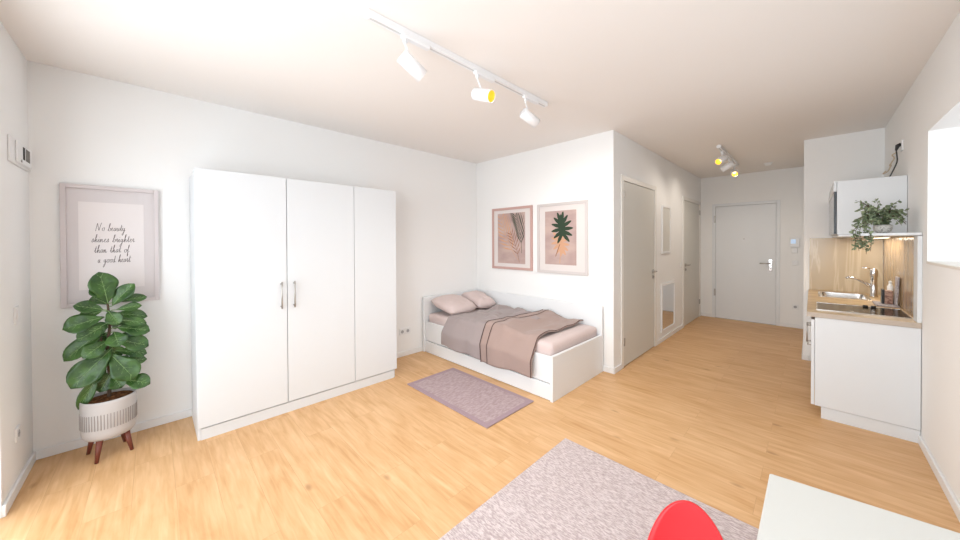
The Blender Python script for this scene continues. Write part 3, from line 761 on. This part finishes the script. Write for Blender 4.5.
B(-.24, -.17, YE-.02, YE, 1.25, 1.335).build('lower_module', plastic_m, ic, bevel=.004)

# control unit near the left corner
vt = thing('wall_controller', 'white slotted wall unit high up in the left corner', 'wall unit', (-3.45, YN, 1.95))
B(-3.652, -3.22, YN, YN+.012, 1.925, 2.075).build('backplate', plastic_m, vt, bevel=.004)
B(-3.62, -3.30, YN+.012, YN+.022, 1.94, 2.065).build('housing', plastic_m, vt, bevel=.006)
B(-3.45, -3.41, YN+.022, YN+.024, 1.97, 2.045).build('slot', gap_m, vt)
B(-3.56, -3.48, YN+.022, YN+.024, 1.97, 2.045).build('slot', mat('slat_grey', (.12, .11, .10, 1), .5), vt)
MB().tube([(-3.37, YN+.021, 1.953), (-3.37, YN+.026, 1.953)], .009).build('knob', metal_m, vt)

# narrow glazed cabinets between the hallway doors
def hall_panel(name, label, y0, y1, z0, z1, glassm, cat):
    t_ = thing(name, label, cat, (XD, (y0+y1)/2, z0))
    m = MB(); q = .03
    m.box(XD, XD+.02, y0, y0+q, z0, z1); m.box(XD, XD+.02, y1-q, y1, z0, z1); m.box(XD, XD+.02, y0+q, y1-q, z0, z0+q); m.box(XD, XD+.02, y0+q, y1-q, z1-q, z1)
    m.build('frame', trim_m, t_, bevel=.003)
    B(XD, XD+.010, y0+q, y1-q, z0+q, z1-q).build('panel', glassm, t_)
    return t_
hall_panel('fuse_cabinet', 'narrow white framed wall cabinet high between hallway doors', 5.20, 5.60, 1.275, 1.975, doorl_m, 'cabinet')
hp = hall_panel('wall_mirror', 'low white framed mirror on the wall between hallway doors', 5.17, 5.82, .14, .835, mirror_m, 'mirror')

# ------------------------------------------------------------------ kitchen
KY = 3.865; XB = XR-.003; YB = YK-.003
bc = thing('base_cabinet', 'white kitchen base unit with plain end panel under the worktop', 'kitchen cabinet', (.28, 4.75, 0))
B(.018, XB, KY, KY+.02, .095, .822).build('end_panel', white_m, bc, bevel=.0015)
B(.055, XB, KY+.004, KY+.02, 0, .092).build('end_plinth', white_m, bc)
B(.06, .075, KY+.02, YK-bt-.003, 0, .092).build('front_plinth', white_m, bc)
m = MB(); m.box(.02, XB, KY+.02, YB, .095, .113); m.box(.02, XB, KY+.021, KY+.036, .113, .82); m.box(.02, XB, YB-.018, YB, .113, .82); m.box(XB-.008, XB, KY+.036, YB-.018, .113, .82)
m.build('carcass', white_m, bc)
ys = [KY+.002, 4.46, 5.05, YB]
for k in range(3):
    a, b_ = ys[k]+.002, ys[k+1]-.002
    if k == 1:
        for z0, z1 in ((.097, .45), (.453, .64), (.643, .80)):
            dr = B(-.004, .016, a, b_, z0, z1).build('drawer', white_m, bc, bevel=.0015)
            h = MB(); h.tube([(-.028, a+.2, z1-.04), (-.028, b_-.2, z1-.04)], .005)
            for y in (a+.21, b_-.21): h.tube([(-.004, y, z1-.04), (-.028, y, z1-.04)], .004)
            h.build('handle', metal_m, dr)
    else:
        dr = B(-.004, .016, a, b_, .097, .80).build('door', white_m, bc, bevel=.0015)
        h = MB(); yy_ = a+.05 if k == 0 else b_-.05
        h.tube([(-.028, yy_, .60), (-.028, yy_, .76)], .005)
        for z in (.61, .75): h.tube([(-.004, yy_, z), (-.028, yy_, z)], .004)
        h.build('handle', metal_m, dr)
WT = .862
wt = thing('worktop', 'wood look kitchen worktop over the white base unit', 'worktop', (.27, 4.75, .824))
HB = (.035, .520, 4.02, 4.46)     # hob x0 x1 y0 y1
SK = (.08, .385, 5.02, 5.46)      # sink bowl opening
m = MB()
xs_ = [-.028, SK[0], SK[1], XB]
m.box(-.028, XB, KY-.004, SK[2], .824, WT); m.box(-.028, XB, SK[3], YB, .824, WT); m.box(-.028, SK[0], SK[2], SK[3], .824, WT); m.box(SK[1], XB, SK[2], SK[3], .824, WT)
m.build('slab', wt_m, wt)
m = MB(); m.box(-.031, XB, KY-.007, KY-.004, .824, WT-.0005); m.box(-.031, -.028, KY-.004, YB, .824, WT-.0005); m.build('edge_band', wte_m, wt)
hb = thing('hob', 'black glass hob set into the front of the worktop', 'hob', (.28, 4.33, WT))
B(HB[0], HB[1], HB[2], HB[3], WT+.0005, WT+.006).build('glass_plate', hob_m, hb, bevel=.0015)
m = MB(); x0, x1, y0, y1 = HB; q = .008
m.box(x0-q, x0, y0-q, y1+q, WT+.0005, WT+.0075); m.box(x1, x1+q, y0-q, y1+q, WT+.0005, WT+.0075); m.box(x0, x1, y0-q, y0, WT+.0005, WT+.0075); m.box(x0, x1, y1, y1+q, WT+.0005, WT+.0075)
m.build('steel_rim', steel_m, hb)
for k in range(2):
    m = MB(); m.lathe([(0, .0), (.016, 0), (.015, .016), (0, .018)], (.33+.045*k, 4.42, WT+.006), 16); m.build('control_knob', black_m, hb)
sk = thing('sink', 'stainless steel sink at the back of the worktop', 'sink', (.27, 5.24, WT))
m = MB(); x0, x1, y0, y1 = SK; q = .03
m.box(x0-q, x0, y0-q, y1+q, WT+.0005, WT+.006); m.box(x1, x1+q, y0-q, y1+q, WT+.0005, WT+.006); m.box(x0, x1, y0-q, y0, WT+.0005, WT+.006); m.box(x0, x1, y1, y1+q, WT+.0005, WT+.006)
m.build('rim', steel_m, sk, bevel=.002)
m = MB()
def bowl(u, v):
    a, b_ = u*2-1, v*2-1; e_ = (1-abs(a)**8)*(1-abs(b_)**8)
    return ((x0+x1)/2+a*(x1-x0)/2*.985, (y0+y1)/2+b_*(y1-y0)/2*.985, WT+.003-.15*max(0, e_)**.5)
m.grid(bowl, 24, 24); m.build('basin', steel_m, sk)
fc = thing('kitchen_tap', 'chrome mixer tap with long spout behind the hob', 'tap', (.455, 5.30, WT+.002))
fx, fy = .452, 5.31
MB().lathe([(0, .0), (.030, .0), (.030, .012), (.025, .018), (.025, .21), (.029, .215), (.029, .27), (.020, .292), (0, .296)], (fx, fy, WT+.002), 24).build('body', chrome_m, fc)
MB().tube([(fx-.01, fy, WT+.10), (fx-.06, fy-.01, WT+.145), (fx-.125, fy-.02, WT+.185), (fx-.18, fy-.03, WT+.20), (fx-.195, fy-.03, WT+.185)], [.013, .012, .011, .011, .012], 12).build('spout', chrome_m, fc)
MB().tube([(fx, fy, WT+.285), (fx-.04, fy-.015, WT+.30), (fx-.085, fy-.03, WT+.305)], [.008, .007, .006], 10).build('lever', chrome_m, fc)
# items on the worktop
o = rounded_slab(.405, .540, 4.595, 4.865, WT+.001, WT+.014, .005, 2).build('tea_towel', linen_m); tag(o, 'folded grey patterned cloth on the worktop by the tap', 'cloth')
tin = thing('storage_tin', 'small brown printed box standing on the grey cloth', 'box', (.48, 4.74, WT+.014))
B(.464, .512, 4.70, 4.78, WT+.0145, WT+.135).build('body', mug_m, tin, bevel=.004)
B(.448, .4635, 4.70, 4.78, WT+.0145, WT+.145).build('dark_side_sleeve', black_m, tin, bevel=.002)
bt_ = thing('soap_bottle', 'white soap bottle leaning place beside upright board', 'bottle', (.51, 4.832, WT+.014))
bt_['label'] = 'white bottle standing beside the upright grey board'
MB().lathe([(0, 0), (.018, 0), (.020, .01), (.020, .15), (.012, .165), (.010, .175), (0, .175)], (.510, 4.832, WT+.015), 20).build('body', plastic_m, bt_)
MB().lathe([(0, 0), (.011, 0), (.011, .02), (.004, .026), (0, .026)], (.510, 4.832, WT+.190), 14).build('cap', plastic_m, bt_)
bo = MB(); bo.box(-.006, .006, -.085, .04, 0, .25)
M_ = Matrix.Translation((.523, 4.70, WT+.0165)) @ Matrix.Rotation(.045, 4, 'Y')
tag(bo.build('cutting_board', linen_m, bevel=.004, xf=M_), 'upright grey board leaning on the glossy kitchen side wall', 'cutting board')
# splashbacks
tag(B(-.022, XB-.007, YK-.011, YK-.001, WT+.001, 1.482).build('splashback', splash_m), 'tan marble splashback on the back kitchen wall', 'splashback', 'kitchen splashbacks')
tag(B(XR-.007, XR-.001, 3.99, YK-.012, WT+.001, 1.482).build('splashback', splashr_m), 'glossy laminate splashback with painted-in reflection streaks on the right kitchen wall', 'splashback', 'kitchen splashbacks')
tag(B(XR-.022, XR-.001, KY, 3.988, WT+.001, 1.482).build('end_strip', white_m, bevel=.001), 'white vertical strip closing the splashback beside the window', 'trim strip')
# wall cabinet and shelf
CY = 4.393
wc = thing('wall_cabinet', 'white wall cabinet above the kitchen worktop', 'kitchen cabinet', (.34, 5.0, 1.51))
m = MB(); x0 = .157
m.box(x0, XB, CY, CY+.018, 1.508, 1.985); m.box(x0, XB, YB-.018, YB, 1.508, 1.985); m.box(x0, XB, CY+.018, YB-.018, 1.508, 1.524); m.box(x0, XB, CY+.018, YB-.018, 1.969, 1.985)
m.box(XB-.006, XB, CY+.018, YB-.018, 1.524, 1.969)
m.build('carcass', white_m, wc)
B(.136, .155, CY+.001, YB, 1.895, 1.985).build('top_flap', white_m, wc, bevel=.0015)
B(.138, .155, CY+.001, YB, 1.512, 1.892).build('glass_door', darkglass_m, wc, bevel=.0015)
sh_ = thing('wall_shelf', 'white shelf board under the wall cabinet carrying the trailing plant', 'shelf', (.42, 4.6, 1.485))
MB().prism([(.262, KY), (XB, KY), (XB, YB-.012), (.165, YB-.012), (.165, CY), (.262, CY-.03)], 1.486, 1.506).build('board', white_m, sh_, bevel=.0015)
lamp_l = thing('under_shelf_light', 'slim warm light bar under the white shelf', 'light', (.46, 5.1, 1.48))
B(.44, .48, 4.55, 5.5, 1.474, 1.4855).build('housing', plastic_m, lamp_l)
B(.445, .475, 4.56, 5.49, 1.4715, 1.474).build('diffuser', mat('warm_led', (1, .85, .6, 1), .5, emit=(1, .82, .56, 1), estr=5.), lamp_l)

# trailing plant on the shelf
tp = thing('trailing_plant', 'small-leaved trailing plant in a white bowl on the shelf', 'potted plant', (.41, 4.06, 1.506))
pc = V((.385, 4.02, 1.507))
MB().lathe([(0, 0), (.028, 0), (.042, .014), (.050, .040), (.049, .064), (.045, .064), (.043, .05), (0, .047)], pc, 28).build('bowl', mat('speckled_bowl', srgb(214, 210, 204), .6, var=((90, 90, 90), srgb(160, 156, 150), .5, .6)), tp)
iv = MB(); vs = MB()
def small_leaf(p, d_, l_, w_):
    d_ = d_.normalized(); n = V((random.uniform(-1, 1), random.uniform(-1.4, .2), random.uniform(.2, 1.2))).normalized(); s_ = d_.cross(n).normalized()
    iv.poly([p, p+d_*l_*.35+s_*w_, p+d_*l_*.75+s_*w_*.7, p+d_*l_, p+d_*l_*.75-s_*w_*.7, p+d_*l_*.35-s_*w_])
def vine(pts, n):
    pts = smooth([tuple(p) for p in pts], 6); pts = [V(p) for p in pts]
    vs.tube(pts, .0014, 5)
    for i in range(n):
        p = pts[int(i/n*(len(pts)-1))]
        for k in range(2):
            d_ = V((random.uniform(-1, 1), random.uniform(-1, 1), random.uniform(-.8, .8)))
            small_leaf(p+V((random.uniform(-.006, .006),)*3), d_, random.uniform(.018, .03), random.uniform(.006, .010))
c0 = pc+V((0, 0, .07))
random.seed(11)
for k in range(26):   # mound
    a = random.uniform(0, 2*PI); rr = random.uniform(.05, .16); hh = random.uniform(.03, .20)
    q = c0+V((rr*math.cos(a)*1.05, rr*math.sin(a)*.8, hh)); q.x = min(q.x, .525); q.y = min(q.y, 4.36)
    vine([c0+V((.02*math.cos(a), .02*math.sin(a), -.01)), (c0+q)/2+V((0, 0, .035)), q], 11)
for k in range(9):    # right side
    q = V((.52+random.uniform(-.05, .0), 3.95+random.uniform(-.08, .05), 1.56+random.uniform(0, .09)))
    vine([c0, (c0+q)/2+V((0, 0, .06)), q], 10)
for k in range(12):    # left mass
    q = V((.255+random.uniform(-.04, .05), 3.92+random.uniform(-.10, .10), 1.58+random.uniform(-.04, .12)))
    vine([c0, (c0+q)/2+V((0, 0, .06)), q], 12)
for k in range(6):    # trailing over the shelf's left end
    x_ = .245+random.uniform(-.04, .05); y_ = 3.90+random.uniform(-.1, .1)
    vine([c0, V((.30, y_, 1.60)), V((x_+.01, y_, 1.53)), V((x_+.02, y_, 1.45)), V((x_+random.uniform(-.02, .03), y_, 1.34+random.uniform(0, .10)))], 22)
vs.build('vines', stem_m, tp); iv.build('leaves', ivy_m, tp)

# outlet with cable above the cabinet
pl_, _ = plate('power_socket', 'white socket high on the right wall above the wall cabinet', 'socket', 'R', 4.64, 2.275, .09, .09, 'blank')
cb = thing('power_cable', 'black plug and cable running down behind the wall cabinet', 'cable', (.53, 4.70, 2.2))
MB().tube([(XR-.009, 4.64, 2.285), (XR-.026, 4.64, 2.28), (XR-.034, 4.64, 2.24)], [.018, .015, .007], 12).build('plug', black_m, cb)
MB().tube(smooth([(XR-.034, 4.64, 2.25), (XR-.03, 4.64, 2.20), (XR-.028, 4.65, 2.14), (XR-.05, 4.67, 2.06), (XR-.075, 4.68, 1.993)], 5), .0045, 8).build('cord', black_m, cb)
tag(MB().tube(smooth([(XR-.006, 4.86, 2.26), (XR-.03, 4.88, 2.24), (XR-.012, 4.93, 2.22), (XR-.03, 5.02, 2.17), (XR-.015, 5.08, 2.18), (XR-.03, 5.12, 2.13), (XR-.05, 5.22, 2.12), (XR-.03, 5.26, 2.15)], 5), .005, 8).build('loose_wire', cable_m), 'pale loose wires hanging out of wall beside black cable', 'wire')

# ------------------------------------------------------------------ daylight, lamps and added fill
def area(name, loc, sx, sy, rot, energy, col):
    l = bpy.data.lights.new(name, 'AREA'); l.shape = 'RECTANGLE'; l.size = sx; l.size_y = sy; l.energy = energy; l.color = col
    o_ = bpy.data.objects.new(name, l); C.objects.link(o_); o_.location = loc; o_.rotation_euler = rot
    return o_
DAY = (.90, .96, 1.)
for i, (a, b_, z0, z1) in enumerate(NW):
    area('window_daylight', ((a+b_)/2, YN-.30, (z0+z1)/2+.05), b_-a+.1, z1-z0, (PI/2, 0, 0), (38, 60)[i], DAY)
area('window_daylight', (XR+1.0, (WY0+WY1)/2, 1.9), 1.3, WY1-WY0+.3, (0, PI/2, 0), 7, DAY)
wn = bpy.data.worlds.new('sky'); bpy.context.scene.world = wn; wn.use_nodes = True
wn.node_tree.nodes['Background'].inputs[0].default_value = (.80, .90, 1, 1); wn.node_tree.nodes['Background'].inputs[1].default_value = 1.3
def spotl(loc, d, e_, col=(1, .78, .5), ang=1.5):
    l = bpy.data.lights.new('track_lamp_fill', 'SPOT'); l.energy = e_; l.color = col; l.spot_size = ang; l.spot_blend = .8; l.shadow_soft_size = .03
    o_ = bpy.data.objects.new('track_lamp_fill', l); C.objects.link(o_); o_.location = loc; o_.rotation_euler = V(d).to_track_quat('-Z', 'Y').to_euler()
for (x, y, z, d_, e_) in ((-.90, 5.21, 2.46, (-.2, -.3, -.9), 22), (-.82, 6.22, 2.43, (.1, .1, -.9), 26), (-1.0, 5.86, 2.44, (-.3, .1, -.9), 16)):
    spotl((x, y, z), d_, e_*.42, (1, .90, .78), 2.9)
for (x, y, z, d_, e_) in ((-1.60, 1.26, 2.40, (.1, .3, -.9), 26), (-1.50, 1.70, 2.42, (.2, .1, -.9), 26), (-1.60, 2.34, 2.40, (.1, .3, -.9), 30)):
    spotl((x, y, z), d_, e_*.85, (1, .97, .92), 3.0)  # added fill: wide downward cones below the main room's track heads
area('shelf_light', (.46, 5.02, 1.468), .03, .92, (0, 0, 0), 2.6, (1, .92, .78))

# ------------------------------------------------------------------ camera
yaw, pitch, roll, f_px, cy = -.7889, -.0084, -.0043, 329.8565, 245.0165
s_, c_ = math.sin(yaw), math.cos(yaw)
F0, R0_, U0 = V((s_, c_, 0)), V((c_, -s_, 0)), V((0, 0, 1))
F = F0*math.cos(pitch)+U0*math.sin(pitch); U = -F0*math.sin(pitch)+U0*math.cos(pitch)
Rr = R0_*math.cos(roll)+U*math.sin(roll); Uu = -R0_*math.sin(roll)+U*math.cos(roll)
cam = bpy.data.cameras.new('camera'); co = bpy.data.objects.new('camera', cam); C.objects.link(co)
Mx = Matrix((Rr, Uu, -F)).transposed().to_4x4(); Mx.translation = (0, 0, 1.45); co.matrix_world = Mx
cam.sensor_width = 36; cam.sensor_fit = 'HORIZONTAL'; cam.lens = 36*f_px/960; cam.shift_y = -(270-cy)/960; cam.clip_start = .05
bpy.context.scene.camera = co
vs_ = bpy.context.scene.view_settings
vs_.view_transform = 'Standard'; vs_.look = 'None'; vs_.gamma = 1; vs_.exposure = 0.30
try: vs_.use_curve_mapping = False
except Exception: pass
